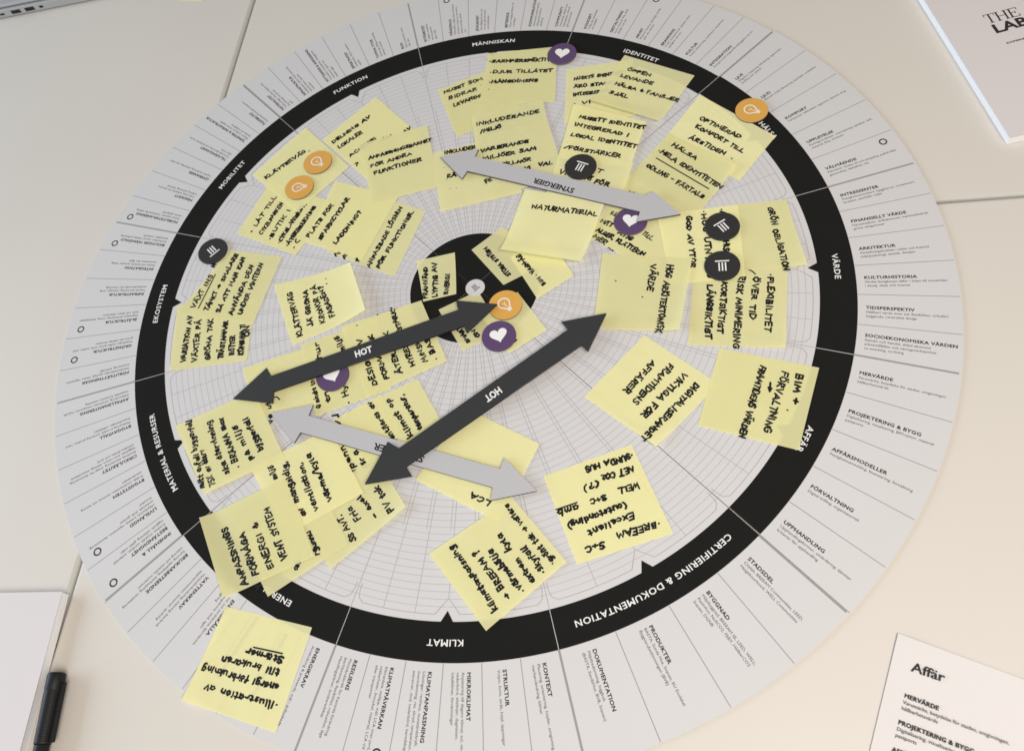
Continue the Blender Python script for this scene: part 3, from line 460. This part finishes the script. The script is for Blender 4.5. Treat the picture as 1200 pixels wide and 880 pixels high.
# ------------------------------------------------------------------ the round chart: four quarter sheets, each with grid, ring, hub and topics
RO, R1, R0, RH, RG = 420.0, 338.5, 308.0, 61.5, 302.5
ST = 1.3
T = {  # centre angle of the category: (name, topics clockwise, indices with a small ring mark)
 90: ("MÄNNISKAN", [("INTEGRITET", ["Trygghet, avskildhet,", "rätt att påverka", "egen miljö"]), ("MÅNGFALD", ["Olika åldrar, bakgrunder och behov", "ska kunna mötas, bo och verka i", "samma område, delade", "rum"]), ("JÄMLIKHET", ["Lika tillgång till ytor och", "service, allas lika värde", "och delaktighet"]), ("BETEENDE", ["Vanor, nudging, hållbara val", "i vardagen"]), ("KOMMUNIKATION", ["Information, återkoppling,", "dialog med brukare,", "skyltning"]), ("COMMUNITY", ["Gemenskap, delade rum,", "mötesplatser, nätverk", "grannsamverkan"])]),
 60: ("IDENTITET", [("KONCEPT", ["Tydlig idé, berättelse", "och målbild"]), ("GESTALTNING", ["Form, material, färg, skala,", "detaljer och ljus"]), ("ARVET", ["Platsens historia, befintliga värden,", "spår och minnen"]), ("BRANDING", ["Profil, varumärke för platsen, namn", "synlighet och ton"]), ("KULTUR", ["Konst, evenemang, traditioner, kreativitet"]), ("INTEGRATION", ["Samspel med omgivande bebyggelse och liv"])]),
 30: ("HÄLSA", [("LJUS", ["Dagsljus, belysning, bländning, dygnsrytm,", "ljusfärg och utblick"]), ("LJUD", ["Akustik, bullerdämpning, ljudmiljö, avskildhet"]), ("KOMFORT", ["Temperatur, luftkvalitet, ergonomi, fuktnivå, drag"]), ("UPPLEVELSE", ["Rumsliga kvaliteter, överraskning, taktilitet, doft,", "material, färg, variation"]), ("VÄLMÅENDE", ["Rekreation, rörelse, vila och avkoppling, psykisk hälsa", "gemenskap, lekfullhet, vila"])]),
 0: ("VÄRDE", [("INTRESSENTER", ["Fastighetsutvecklare, byggherrar, investerare", "brukare, samhälle, miljö"]), ("FINANSIELLT VÄRDE", ["Hyresintäkter, driftekonomi, marknadsvärde", "gröna obligationer"]), ("ARKITEKTUR", ["Gestaltningskvalitet i rådet och framtid", "miljöpsykologi, estetik, detaljer"]), ("KULTURHISTORIA", ["Värdet fastigheten tillför i tiden till omvärlden", "i detalj, skala och kvartet"]), ("TIDSPERSPEKTIV", ["Hållbart värde över tid, flexibilitet, cirkulärt", "byggande, reversibel design"]), ("SOCIOEKONOMISKA VÄRDEN", ["Gatuliv och handel, delad ekonomi", "arbetstillfällen och näringsverksamhet", "co-working, co-living"])]),
 -30: ("AFFÄR", [("MERVÄRDE", ["Varumärke, betydelse för staden, omgivningen", "hållbarhetsvärde"]), ("PROJEKTERING & BYGG", ["Digitalisering, visualisering, BIM-nyttor, material", "passports"]), ("AFFÄRSMODELLER", ["Fastighetsutveckling, finansiering, förvaltning"]), ("FÖRVALTNING", ["Digital tvilling, organisatorisk"]), ("UPPHANDLING", ["Upphandlingsformer, utvärdering, tjänster", "kriterier för upphandling"])]),
 -60: ("CERTIFIERING & DOKUMENTATION", [("STADSDEL", ["Citylab, BREEAM Communities, LEED,", "Neighbourhood, WELL Communities"]), ("BYGGNAD", ["Miljöbyggnad, BREEAM SE, LEED, WELL,", "Passivhus, NollCO2, FEBY, HållbarCO2", "Svanen, DGNB"]), ("PRODUKTER", ["BASTA, Sunda Hus, Svanen, EU Ecolabel", "Byggvarubedömningen (BVB)"]), ("DOKUMENTATION", ["Miljöbedömning, loggbok", "(BASTA, SundaHus, BVB, Svanen)"])]),
 -90: ("KLIMAT", [("KONTEXT", ["Placering, orientering, höjder, omgivning,", "markanvändning, klimat"]), ("STRUKTUR", ["Volym, form, stråk, höjd, öppningar"]), ("MIKROKLIMAT", ["Anpassning till dagens klimat; sol, vind,", "nederbörd, siktlinjer, dagvatten,", "lokalklimat, förväntningar"]), ("KLIMATANPASSNING", ["Lösningar: resiliens, motståndskraft,", "översvämning, ras, skred, temperatur,", "extremer, vind, nederbörd, beredskap"]), ("KLIMATPÅVERKAN", ["Klimatdata, utsläpp, mål; LCA ovan jord,", "osäkerheter, livscykel, material, LCA vid slut", "eller transporter"]), ("RESILIENS", ["Motståndskraft för framtida förändring", "återhämtning, flexibilitet, robusthet, läge", "Handlingsplaner, krisberedskap"])]),
 -120: ("ENERGI", [("ENERGIKRAV", ["Användning & prestanda, mål i driftsskede"]), ("ENERGIANVÄNDNING", ["Värme, kyla, el, varmvatten"]), ("ENERGIKÄLLA", ["Val, sol, jordvärme, fjärrvärme,", "bergvärme, vind, egen", "lagring"]), ("VATTENKRAV", ["Vattenförbrukning, mätning, återbruk", "tappvarmvatten, sensorer, spolning"]), ("BRUKARBETEENDE", ["Styrning, uppföljning, återkoppling, visualisering", "mätning och statistik, incitament"])]),
 -150: ("MATERIAL & RESURSER", [("INNEHÅLL & BESTÄNDIGHET", ["Kvalitet, innehåll, sundhet, underhåll", "loggbok, utfasning, giftfri miljö"]), ("LIVSLÄNGD", ["Utbytbarhet, kvalitet, reparation, demontering,", "underhåll, drift, garanti", "livscykel"]), ("BYGGSYSTEM", ["Prefab, modulsystem, stomval, trä, betong", "standardmått"]), ("CIRKULÄRITET", ["Återbruk, återvinning, design för demontering,", "byggdelar som resurs, delning, materialbank", "cirkulära flöden och avtal"]), ("BYGGAVFALL", ["Minimering av avfall, sortering på plats, retur", "förpackningar, avfallsplan"]), ("AVFALLSHANTERING", ["Källsortering, utrymmen, transporter, logistik", "mattavfall, kompost, insamling"])]),
 180: ("EKOSYSTEM", [("FÖRUTSÄTTNINGAR", ["Markförhållanden, geologi, vatten, vegetation", "inventering, befintligt"]), ("GRÖNSTRUKTUR", ["Kopplingar mellan gröna stråk, parker, träd", "gröna tak, habitat, biotoper"]), ("BLÅSTRUKTUR", ["Dagvatten, fördröjning, rening, vattenspegel,", "sjöar och diken, infiltration"]), ("INFRASTRUKTUR", ["Teknisk försörjning, ledningar, stråk", "multifunktionella ytor, brandväg"]), ("INTEGRATION", ["Staden och naturen, samspel, odling", "samexistens, bin, fåglar"]), ("BIOLOGISK MÅNGFALD", ["Artrikedom, växtval, habitat, pollinering", "skötselplan, artskydd"])]),
 150: ("MOBILITET", [("MOBILITETSPLANERING", ["Gröna resplaner, kollektivtrafik, delning", "närhet, gångstråk"]), ("FÄRDSÄTT", ["Cykel, gång, kollektivt, bil, elfordon,", "laddning, parkering, delad bil"]), ("LEVERANSER", ["Logistik, samlastning, paketskåp, sista milen"]), ("TILLGÄNGLIGHET", ["Universell utformning, orienterbarhet, entréer", "säkra stråk"]), ("TJÄNSTER & INFRASTRUKTUR", ["Bilpool, cykelpool, service, digitala", "tjänster och laddplatser"]), ("FLEXIBILITET", ["Anpassning till framtida transporter"])]),
 120: ("FUNKTION", [("MATERIALITET", ["Ytskikt, slitage, robusthet, tålighet, drift,", "lång livslängd, rätt på rätt", "plats"]), ("INFRASTRUKTUR", ["Installationer, schakt, teknik, utrymmen,", "framtida behov, kapacitet", "redundans"]), ("NYTTJANDE & ANPASSNING", ["Generalitet, samnyttjande, ombyggbarhet", "växelverkan, dygnet runt", "flexibla väggar"]), ("EFFEKTIVITET", ["Yteffektivitet, flöden, samband", "logistik"]), ("TOMMA YTOR", ["Aktivering, tillfällig användning", "delning av lokaler"]), ("RUM", ["Skala, proportion, zoner", "mått, sikt"])]),
}
MARKS = {(-90, 4), (-150, 0), (-150, 1), (180, 1), (180, 2), (180, 5), (150, 0), (30, 4), (90, 1), (60, 2)}
OFF = {-120: 3.7}
def pol(r, a): return (r * math.cos(R(a)), r * math.sin(R(a)))
def arc(r, a0, a1, step=1.0):
    n = max(1, int(abs(a1 - a0) / step)); return [pol(r, a0 + (a1 - a0) * i / n) for i in range(n + 1)]
poster = tag(empty('round_chart', (0, 0, 0)), "large round printed workshop chart with a black category ring, on the white tables", "chart")
SHIFT = {0: (.75, .75, 0), 90: (0, 0, 0), 180: (0, 0, 0), 270: (.75, .75, 0)}
for q in (0, 90, 180, 270):
    sh = MB()                                   # materials: paper, thin, grey, grid, text, body
    A0, A1 = q + 45, q - 45
    e = 0.04
    pts = [pol(.4, q)] + arc(RO, A0 - e, A1 + e, .75)
    sh.prism(pts, .12, ST, 0, 0)
    z = ST + .05
    for r in [RG - 5.78 * k for k in range(1, 42)]:            # grid circles
        sh.line(arc(r, A0 - .1, A1 + .1, 2), .29, z, 3)
    for ca in (q + 30, q, q - 30):
        ck = (ca + 180) % 360 - 180
        if ck == -180: ck = 180
        name, tops = T[ck][0], T[ck][1]
        nt = len(tops) if ck != -120 else 6
        if ck == -120: tops = tops[:2] + [tops[1]] + tops[2:]
        w = 30 / nt; a = ca + 15
        # outline of the grid field, with the notch
        o1, o2 = ca + 15 - .45, ca - 15 + .45
        out = [pol(288, o1 - .05), pol(292, o1), pol(299, o1 - .25), pol(RG, o1 - 1.1)] + arc(RG, o1 - 1.6, ca + 1.9) + [pol(290, ca)] + arc(RG, ca - 1.9, o2 + 1.6) + [pol(RG, o2 + 1.1), pol(299, o2 + .25), pol(292, o2), pol(288, o2 + .05)]
        sh.line(out, .5, z + .03, 3)
        for k in range(nt):
            ta, tl = tops[k]
            top = a - k * w
            if k: 
                sh.line([pol(R1 + .5, top), pol(RO - 1, top)], .6, z, 1)
                rend = 290 if abs(top - ca) < .5 else RG
                sh.line([pol(RH, top), pol(rend, top)], .4, z + .015, 3)
            sh.line([pol(RH, top - 2.3), pol(236, top - .75)], .34, z + .02, 3)
            size = 4.15; bs = 3.15
            n = len(tl); extra = 0
            mid = top - w * (.44 if n < 3 else .34)
            if "INNEH" in ta:
                text(sh, "INNEHÅLL &", *pol(345, mid + .25), R(mid), size, z, 4, True, 1.19, .04); mid -= .68
                ta = "BESTÄNDIGHET"
            ang = R(mid)
            dx, dy = math.sin(ang), -math.cos(ang)              # clockwise = down the lines
            bx, by = pol(345, mid)
            bx += dx * 1.0; by += dy * 1.0
            text(sh, ta, bx, by, ang, size, z, 4, True, 1.19, .04)
            for i, s in enumerate(tl):
                d = 4.1 + 3.95 * i
                lim = 66.0; wd = text_width(s, bs, False, 1.15)
                text(sh, s, bx + dx * d, by + dy * d, ang, bs, z, 5, False, 1.15 * min(1.0, lim / wd))
            if (ck, k) in MARKS:
                c = pol(405.3, top - 1.35)
                for i in range(2):
                    a_ = [(c[0] + 3.1 * math.cos(t / 12 * math.pi + i * math.pi), c[1] + 3.1 * math.sin(t / 12 * math.pi + i * math.pi)) for t in [k * .99 for k in range(0, 13)]]
                    sh.line(a_, 1.35, z, 4)
        if ca != q + 30:
            sh.line([pol(R1, a), pol(RO - 2, a)], 1.7, z + .03, 2)
            sh.line([pol(RH, a), pol(R0, a)], .5, z + .02, 3)
        else:
            sh.line([pol(RH, A0 - .14), pol(R0, A0 - .06)], .5, z + .02, 1)
            sh.line([pol(R1, A0 - .16), pol(RO - 2, A0 - .16)], 1.6, z + .03, 2)
    s = sh.build('quarter_sheet', [M['paper'], M['thin'], M['grey'], M['grid'], M['text'], M['body']], poster)
    sx, sy, rz = SHIFT[q]
    s.location = (sx * MM, sy * MM, 0); s.rotation_euler = (0, 0, R(rz))
    # black ring with its three notches
    rg = MB(); zr = ST + .10
    gap = .07
    edges = [A0 - gap, q + 15, q - 15, A1 + gap]
    for i, ca in enumerate((q + 30, q, q - 30)):
        a0 = edges[i] - (.045 if i else 0); a1 = edges[i + 1] + (.045 if i < 2 else 0)
        n = 40
        for k in range(n):
            b0 = a0 + (a1 - a0) * k / n; b1 = a0 + (a1 - a0) * (k + 1) / n
            rg.add([(*pol(R0, b0), zr), (*pol(R1, b0), zr), (*pol(R1, b1), zr), (*pol(R0, b1), zr)], [[0, 3, 2, 1]])
        rg.add([(*pol(R0 + .3, ca + .95), zr + .01), (*pol(299.6, ca), zr + .01), (*pol(R0 + .3, ca - .95), zr + .01)], [[0, 1, 2]])
    rb = rg.build('black_ring', [M['black']], s)
    for ca in (q + 30, q, q - 30):
        lt = MB()
        ck = (ca + 180) % 360 - 180
        if ck == -180: ck = 180
        text_arc(lt, T[ck][0], R(ca + OFF.get(ck, 0)), 321.4, 7.1, zr + .05, 0, 'ring', 1.11)
        lt.build('lettering', [M['white']], s)
    hb = MB()
    hg = .10
    d = (math.cos(R(q)), math.sin(R(q)))
    hpts = [(d[0] * hg * 1.4, d[1] * hg * 1.4)] + arc(RH, A0 - .14, A1 + .14, 2)
    hb.poly(hpts[::-1], zr, 0)
    hb.build('black_hub', [M['black']], s)
mb = MB()
for i in range(3): pass

# ------------------------------------------------------------------ sticky notes with marker writing
def inv_bilinear(c, x, y):
    u = v = .5
    for _ in range(6):
        px = [(1-u)*(1-v)*c[0][k] + u*(1-v)*c[1][k] + u*v*c[2][k] + (1-u)*v*c[3][k] for k in (0, 1)]
        du = [(1-v)*(c[1][k]-c[0][k]) + v*(c[2][k]-c[3][k]) for k in (0, 1)]
        dv = [(1-u)*(c[3][k]-c[0][k]) + u*(c[2][k]-c[1][k]) for k in (0, 1)]
        det = du[0]*dv[1] - du[1]*dv[0]
        ex, ey = x - px[0], y - px[1]
        u += (ex*dv[1] - ey*dv[0]) / det; v += (du[0]*ey - du[1]*ex) / det
    return u, v
def note(nid, label, corners, z0, cap, curls, lines, strokes):
    cx = sum(p[0] for p in corners) / 4; cy = sum(p[1] for p in corners) / 4
    c = [(p[0] - cx, p[1] - cy) for p in corners]
    a_, b_, ph = rnd.uniform(.0, .12), rnd.uniform(.0, .16), rnd.uniform(0, 6)
    def zfun(u, v):
        z = z0 + .06 + a_ * math.sin(3 * u + ph) * .5 + b_ * v * v
        for kind, amp, ext in curls:
            t = {'b': v, 't': 1 - v, 'l': 1 - u, 'r': u, 'tr': (u + 1 - v) / 2, 'tl': (1 - u + 1 - v) / 2, 'br': (u + v) / 2, 'bl': (1 - u + v) / 2}[kind]
            k = max(0, (t - (1 - ext)) / ext); z += amp * k ** 1.8
        return z
    n = 20; mb = MB(); vs = []
    for j in range(n + 1):
        for i in range(n + 1):
            u, v = i / n, j / n
            vs.append((*[(1-u)*(1-v)*c[0][k] + u*(1-v)*c[1][k] + u*v*c[2][k] + (1-u)*v*c[3][k] for k in (0, 1)], zfun(u, v)))
    mb.add(vs, [[j*(n+1)+i, (j+1)*(n+1)+i, (j+1)*(n+1)+i+1, j*(n+1)+i+1] for j in range(n) for i in range(n)])
    o = mb.build('sticky_note', [M['note']], None, (cx, cy, 0), 0, True)
    tag(o, label, "sticky note", "yellow sticky notes")
    if lines or strokes:
        ik = MB()
        def zf(x, y):
            u, v = inv_bilinear(c, x, y)
            return zfun(min(1, max(0, u)), min(1, max(0, v))) + .07
        def loc(x, y): return (x - cx, y - cy)
        for s, x0, y0, x1, y1 in lines:
            handwrite(ik, s, loc(x0, y0), loc(x1, y1), cap * .93, zf, rnd.uniform(1.55, 1.8))
        for st in strokes:
            ik.line(subdivide([loc(*p) for p in st], 2.2), 1.3, 0, 0, True, zf)
        ik.build('handwriting', [M['ink']], o)
for args in NOTES: note(args[0], args[1], args[2], args[3], args[4], args[5], args[6], args[7])

# ------------------------------------------------------------------ round card tokens
def heart(n=40, s=1.0):
    o = []
    for i in range(n):
        t = 2 * math.pi * i / n
        o.append((s * 16 * math.sin(t) ** 3, s * (13 * math.cos(t) - 5 * math.cos(2 * t) - 2 * math.cos(3 * t) - math.cos(4 * t) + 2)))
    return o
def token(kind, c, z0, ang, label, r=15.7, h=1.8):
    mb = MB(); n = 56
    def ring(rr, z): return [(rr * math.cos(2 * math.pi * i / n), rr * math.sin(2 * math.pi * i / n), z) for i in range(n)]
    rs = [ring(r - .1, 0), ring(r, .15), ring(r, h - .25), ring(r - .25, h)]
    mb.add([v for q in rs for v in q], [list(range(n))[::-1]], 1)
    mb.f.append([3 * n + i for i in range(n)]); mb.m.append(0)
    for k in range(3):
        for i in range(n):
            j = (i + 1) % n
            mb.f.append([k*n+i, k*n+j, k*n+n+j, k*n+n+i]); mb.m.append(1 if k < 2 else 0)
    col = {'heart': 'purple', 'bulb': 'orange', 'pillar': 'token', 'hub': 'paper'}[kind]
    o = mb.build({'heart': 'heart_token', 'bulb': 'bulb_token', 'pillar': 'pillar_token', 'hub': 'pillar_token'}[kind], [M[col], M['edge'] if col != 'token' else M['token']], None, (c[0], c[1], z0), R(ang))
    tag(o, label, "token", {'heart': 'purple heart tokens', 'bulb': 'orange light bulb tokens', 'pillar': 'black pillar tokens', 'hub': None}[kind])
    ic = MB(); z = h + .06
    if kind == 'heart': ic.poly(heart(44, .50)[::-1], z)
    elif kind in ('pillar', 'hub'):
        k = 1 if kind == 'pillar' else r / 15.7
        ic.line([(-6.2*k, 4.6*k), (6.2*k, 4.6*k)], 1.3*k, z)
        for x in (-2.8, 0, 2.8): ic.line([(x*k, 2.9*k), (x*k, -6*k)], 1.25*k, z)
    else:
        a = [(5.4 * math.sin(R(t)), 2.0 + 5.4 * math.cos(R(t))) for t in range(-145, 146, 12)]
        ic.line([(-2.2, -4.6)] + a + [(2.2, -4.6)], 1.15, z)
        for y in (-5.0, -6.4, -7.8): ic.line([(-2.2 + .4 * (y < -7), y), (2.2 - .4 * (y < -7), y)], 1.05, z + .01)
        ic.line([(-1.7, 2.8), (0, .6), (1.7, 2.8)], .6, z); ic.line([(0, .6), (0, -3.8)], .6, z + .01)
    ic.build('icon', [M['white'] if kind != 'hub' else M['text']], o)
for k in COINS: token(*k)
token('hub', HUBDOT, ST + .15, 225, "small white disc with a black pillar sign at the centre of the black hub", 9.3, .35)

# ------------------------------------------------------------------ double arrows of striped card
for kind, P, z, TX, label in ARROWS:
    lt_, rt_ = P[0], P[5]
    cx, cy = (lt_[0] + rt_[0]) / 2, (lt_[1] + rt_[1]) / 2
    ang = math.atan2(rt_[1] - lt_[1], rt_[0] - lt_[0])
    ca, sa = math.cos(-ang), math.sin(-ang)
    def loc(x, y): return ((x - cx) * ca - (y - cy) * sa, (x - cx) * sa + (y - cy) * ca)
    mb = MB(); mb.prism([loc(*p) for p in P], 0, 2.0, 0, 1)
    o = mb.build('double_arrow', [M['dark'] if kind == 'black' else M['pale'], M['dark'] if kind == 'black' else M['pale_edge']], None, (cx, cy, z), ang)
    tag(o, label, "arrow", 'card double arrows')
    for s, x0, y0, x1, y1 in TX:
        lm = MB(); text_fit(lm, s, loc(x0, y0), loc(x1, y1), 2.06, 0, 6.6 if s == 'HOT' else 6.0)
        lm.build('lettering', [M['white'] if kind == 'black' else M['text']], o)

# ------------------------------------------------------------------ booklets, handout, pen, laptop
def booklet(tl, ux, uy, w, h, t, label, name='booklet'):
    """corner tl, unit vectors along its width and its height, thickness t: cover, page block, back cover"""
    o = tag(empty(name, (tl[0], tl[1], 0)), label, "booklet")
    def q(a, b): return (ux[0] * a + uy[0] * b, ux[1] * a + uy[1] * b)
    def slab_(n, i, z0, z1, m):
        b = MB(); b.prism([q(i, i), q(w - i, i), q(w - i, h - i), q(i, h - i)], z0, z1); b.build(n, [m], o)
    slab_('back_cover', 0, .05, .6, M['book'])
    slab_('page_block', .5, .62, t - .62, M['pages'])
    slab_('front_cover', 0, t - .6, t, M['book'])
    return o, q
def unit(a, b):
    l = math.hypot(b[0] - a[0], b[1] - a[1]); return ((b[0] - a[0]) / l, (b[1] - a[1]) / l)
def rect_frame(corner, along, side):
    u = unit(corner, along); v = (-u[1] * side, u[0] * side); return u, v
# upper right booklet: corner at its lower left, left edge runs up
cor, upp, bot = MISC['lab']
ul = unit(cor, upp); rr = (ul[1], -ul[0])
bk, q = booklet(cor, rr, ul, 210, 297, 9.5, "thick white booklet titled THE LAB, its page edges bright, top right corner of the picture")
lt = MB()
def L2(p): return (p[0] - cor[0], p[1] - cor[1])
tl_ = {k: (L2(a), L2(b)) for k, a, b in MISC['lab_t']}
def serif(mb, s, a, b, cap, z):
    """roman capitals with slab serifs"""
    ang = math.atan2(b[1] - a[1], b[0] - a[0]); L = math.hypot(b[0] - a[0], b[1] - a[1])
    G = {'T': (.8, [((.38, 0), (.38, 1), .13), ((0, .97), (.78, .97), .06), ((.03, 1), (.03, .72), .05), ((.75, 1), (.75, .72), .05), ((.2, .025), (.56, .025), .05)]),
         'H': (.95, [((.16, 0), (.16, 1), .13), ((.76, 0), (.76, 1), .13), ((.16, .5), (.76, .5), .06), ((0, .025), (.32, .025), .05), ((0, .975), (.32, .975), .05), ((.6, .025), (.92, .025), .05), ((.6, .975), (.92, .975), .05)]),
         'E': (.8, [((.16, 0), (.16, 1), .13), ((0, .97), (.7, .97), .06), ((0, .03), (.72, .03), .06), ((.16, .52), (.52, .52), .06), ((.7, 1), (.7, .75), .05), ((.72, 0), (.72, .28), .05), ((.52, .4), (.52, .64), .05)])}
    tot = sum(G[c][0] for c in s); k = L / tot; p = 0; n = 0
    for c in s:
        for (x0, y0), (x1, y1), w in G[c][1]:
            n += 1
            pts = [(a[0] + (p + x) * k * math.cos(ang) - y * cap * math.sin(ang), a[1] + (p + x) * k * math.sin(ang) + y * cap * math.cos(ang)) for x, y in ((x0, y0), (x1, y1))]
            mb.line(pts, w * cap, z + n * .004)
        p += G[c][0]
serif(lt, "THE", *tl_['THE'], 12.5, 9.55); lt.build('lettering', [M['text']], bk)
lt = MB(); text_fit(lt, "LAB", *tl_['LAB'], 9.56, 0, 11.5); lt.build('lettering', [M['text']], bk)
lt = MB(); text_fit(lt, "EXPERIENCE", *tl_['line'], 9.56, 0, 2.0); lt.build('lettering', [M['text']], bk)
# lower left booklet: top right corner, right edge runs down along the table joint
cor, dwn, lft = MISC['blk']
ud = unit(cor, dwn); ul = (ud[1], -ud[0])
booklet(cor, ul, ud, 210, 297, 9.5, "thick white booklet lying along the table joint beside the black pen")
# handout
a, b, c = MISC['affar']
u = unit(a, b); v = (u[1], -u[0])
mb = MB(); n = 16; vs = []
for j in range(n + 1):
    for i in range(n + 1):
        x, y = 210 * i / n, 297 * j / n
        vs.append((u[0] * x + v[0] * y, u[1] * x + v[1] * y, .3 + .9 * max(0, 1 - x / 60) ** 2 + .5 * max(0, 1 - y / 40) ** 2))
mb.add(vs, [[j*(n+1)+i, (j+1)*(n+1)+i, (j+1)*(n+1)+i+1, j*(n+1)+i+1] for j in range(n) for i in range(n)])
hs = mb.build('handout_sheet', [M['sheet']], None, (a[0], a[1], 0), 0, True)
tag(hs, "white paper handout headed Affär, lower right corner of the picture", "paper")
lt = MB(); ang = math.atan2(u[1], u[0])
def hp(p): return (p[0] - a[0], p[1] - a[1])
def hz(x, y): return 1.55
hd = {k: (hp(p), hp(r)) for k, p, r in MISC['affar_t']}
text_fit(lt, "Affär", *hd['Affär'], 1.6, 0, 6.4, 'mid')
def block(start, title, body, tw):
    x, y = start
    text(lt, title, x, y, ang, 4.1, 1.6, 0, True, tw, .05)
    for i, s in enumerate(body):
        d = 4.3 + 4.1 * i
        text(lt, s, x + v[0] * d, y + v[1] * d, ang, 3.5, 1.6, 1, False)
s0, s1 = hd['MERVÄRDE'][0], hd['PROJ'][0]
st = (s1[0] - s0[0], s1[1] - s0[1])
blocks = [("MERVÄRDE", ["Varumärke, betydelse för staden, omgivningen,", "hållbarhetsvärde"]), ("PROJEKTERING & BYGG", ["Digitalisering, visualisering, BIM-nyttor, material", "passports"]), ("AFFÄRSMODELLER", ["Fastighetsutveckling, finansiering, förvaltning"]), ("FÖRVALTNING", ["Digital tvilling, organisatorisk"]), ("UPPHANDLING", ["Upphandlingsformer, utvärdering"])]
for i, (tt, bd) in enumerate(blocks):
    L = math.hypot(*st); block((s0[0] + v[0] * L * i, s0[1] + v[1] * L * i), tt, bd, 1.0)
lt.build('lettering', [M['text'], M['body']], hs)

# pen: lies on its side, cap towards the chart
p0, p1 = MISC['pen']
ax = unit(p0, p1); rad = 7.1
pen = tag(empty('marker_pen', (p0[0], p0[1], 0), math.atan2(ax[1], ax[0])), "black capped marker pen lying on the table at the lower left", "pen")
def lathe(name, prof, mat, parent, zc, n=28):
    mb = MB(); vs = []
    for x, r in prof: vs += [(x, r * math.cos(2*math.pi*i/n), zc + r * math.sin(2*math.pi*i/n)) for i in range(n)]
    fs = [list(range(n))[::-1], [(len(prof)-1)*n + i for i in range(n)]]
    for k in range(len(prof) - 1):
        for i in range(n): fs.append([k*n+i, k*n+(i+1)%n, k*n+n+(i+1)%n, k*n+n+i])
    mb.add(vs, fs); o = mb.build(name, [mat], parent)
    me = o.data
    for p in me.polygons: p.use_smooth = len(p.vertices) == 4
    return o
prof = [(0, 4.4), (.2, 6.0), (1.0, 6.8), (2.2, 7.1), (13, 7.05), (13.4, 6.75), (14, 6.75)]
x = 14.0
while x < 52:
    r = 6.75 - (x - 14) * .012
    prof += [(x, r), (x + .3, r + .11), (x + .9, r + .11), (x + 1.2, r)]; x += 1.6
prof += [(53, 6.3), (53.3, 5.9)]
lathe('cap', prof, M['pen'], pen, rad)
lathe('barrel', [(53.3, 5.4), (54, 5.7), (120, 5.9), (134, 5.5), (137, 4.4), (138, 2.6)], M['pen'], pen, rad)
mb = MB(); mb.box((30, 8.4), 44, 3.6, rad - 1.2, rad + 2.6, 0, 0, .7); mb.build('clip', [M['pen']], pen)

# laptop: closed, only its edge with the ports reaches into the frame
a, b = MISC['lap']
u = unit(a, b); ang = math.atan2(u[1], u[0])
lp = tag(empty('laptop', (a[0], a[1], 0), ang), "closed grey laptop with dark ports along its edge, top left corner of the picture", "laptop")
mb = MB(); mb.box((20, 118), 340, 236, 1.2, 13, 0, 0, 1.6); mb.build('base', [M['alu']], lp)
mb = MB(); mb.box((20, 118.6), 340, 234, 14, 19, 0, 0, 1.8); mb.build('lid', [M['alu']], lp)
mb = MB(); mb.box((20, 120), 334, 228, 12.9, 14.1, 0, 0); mb.build('hinge_gap', [M['port']], lp)
mb = MB()
for fx in (-130, 170): mb.box((fx, 40), 30, 8, .05, 1.3); mb.box((fx, 200), 30, 8, .05, 1.3)
mb.build('rubber_foot', [M['port']], lp)
for px, w_, h_ in zip(MISC['ports'], (6, 13, 13, 5), (2.5, 5, 5, 3)):
    d = (px[0] - a[0]) * u[0] + (px[1] - a[1]) * u[1]
    mb = MB(); mb.box((d, .2), w_, 1.0, 7.2 - h_ / 2, 7.2 + h_ / 2); mb.build('port', [M['port']], lp)
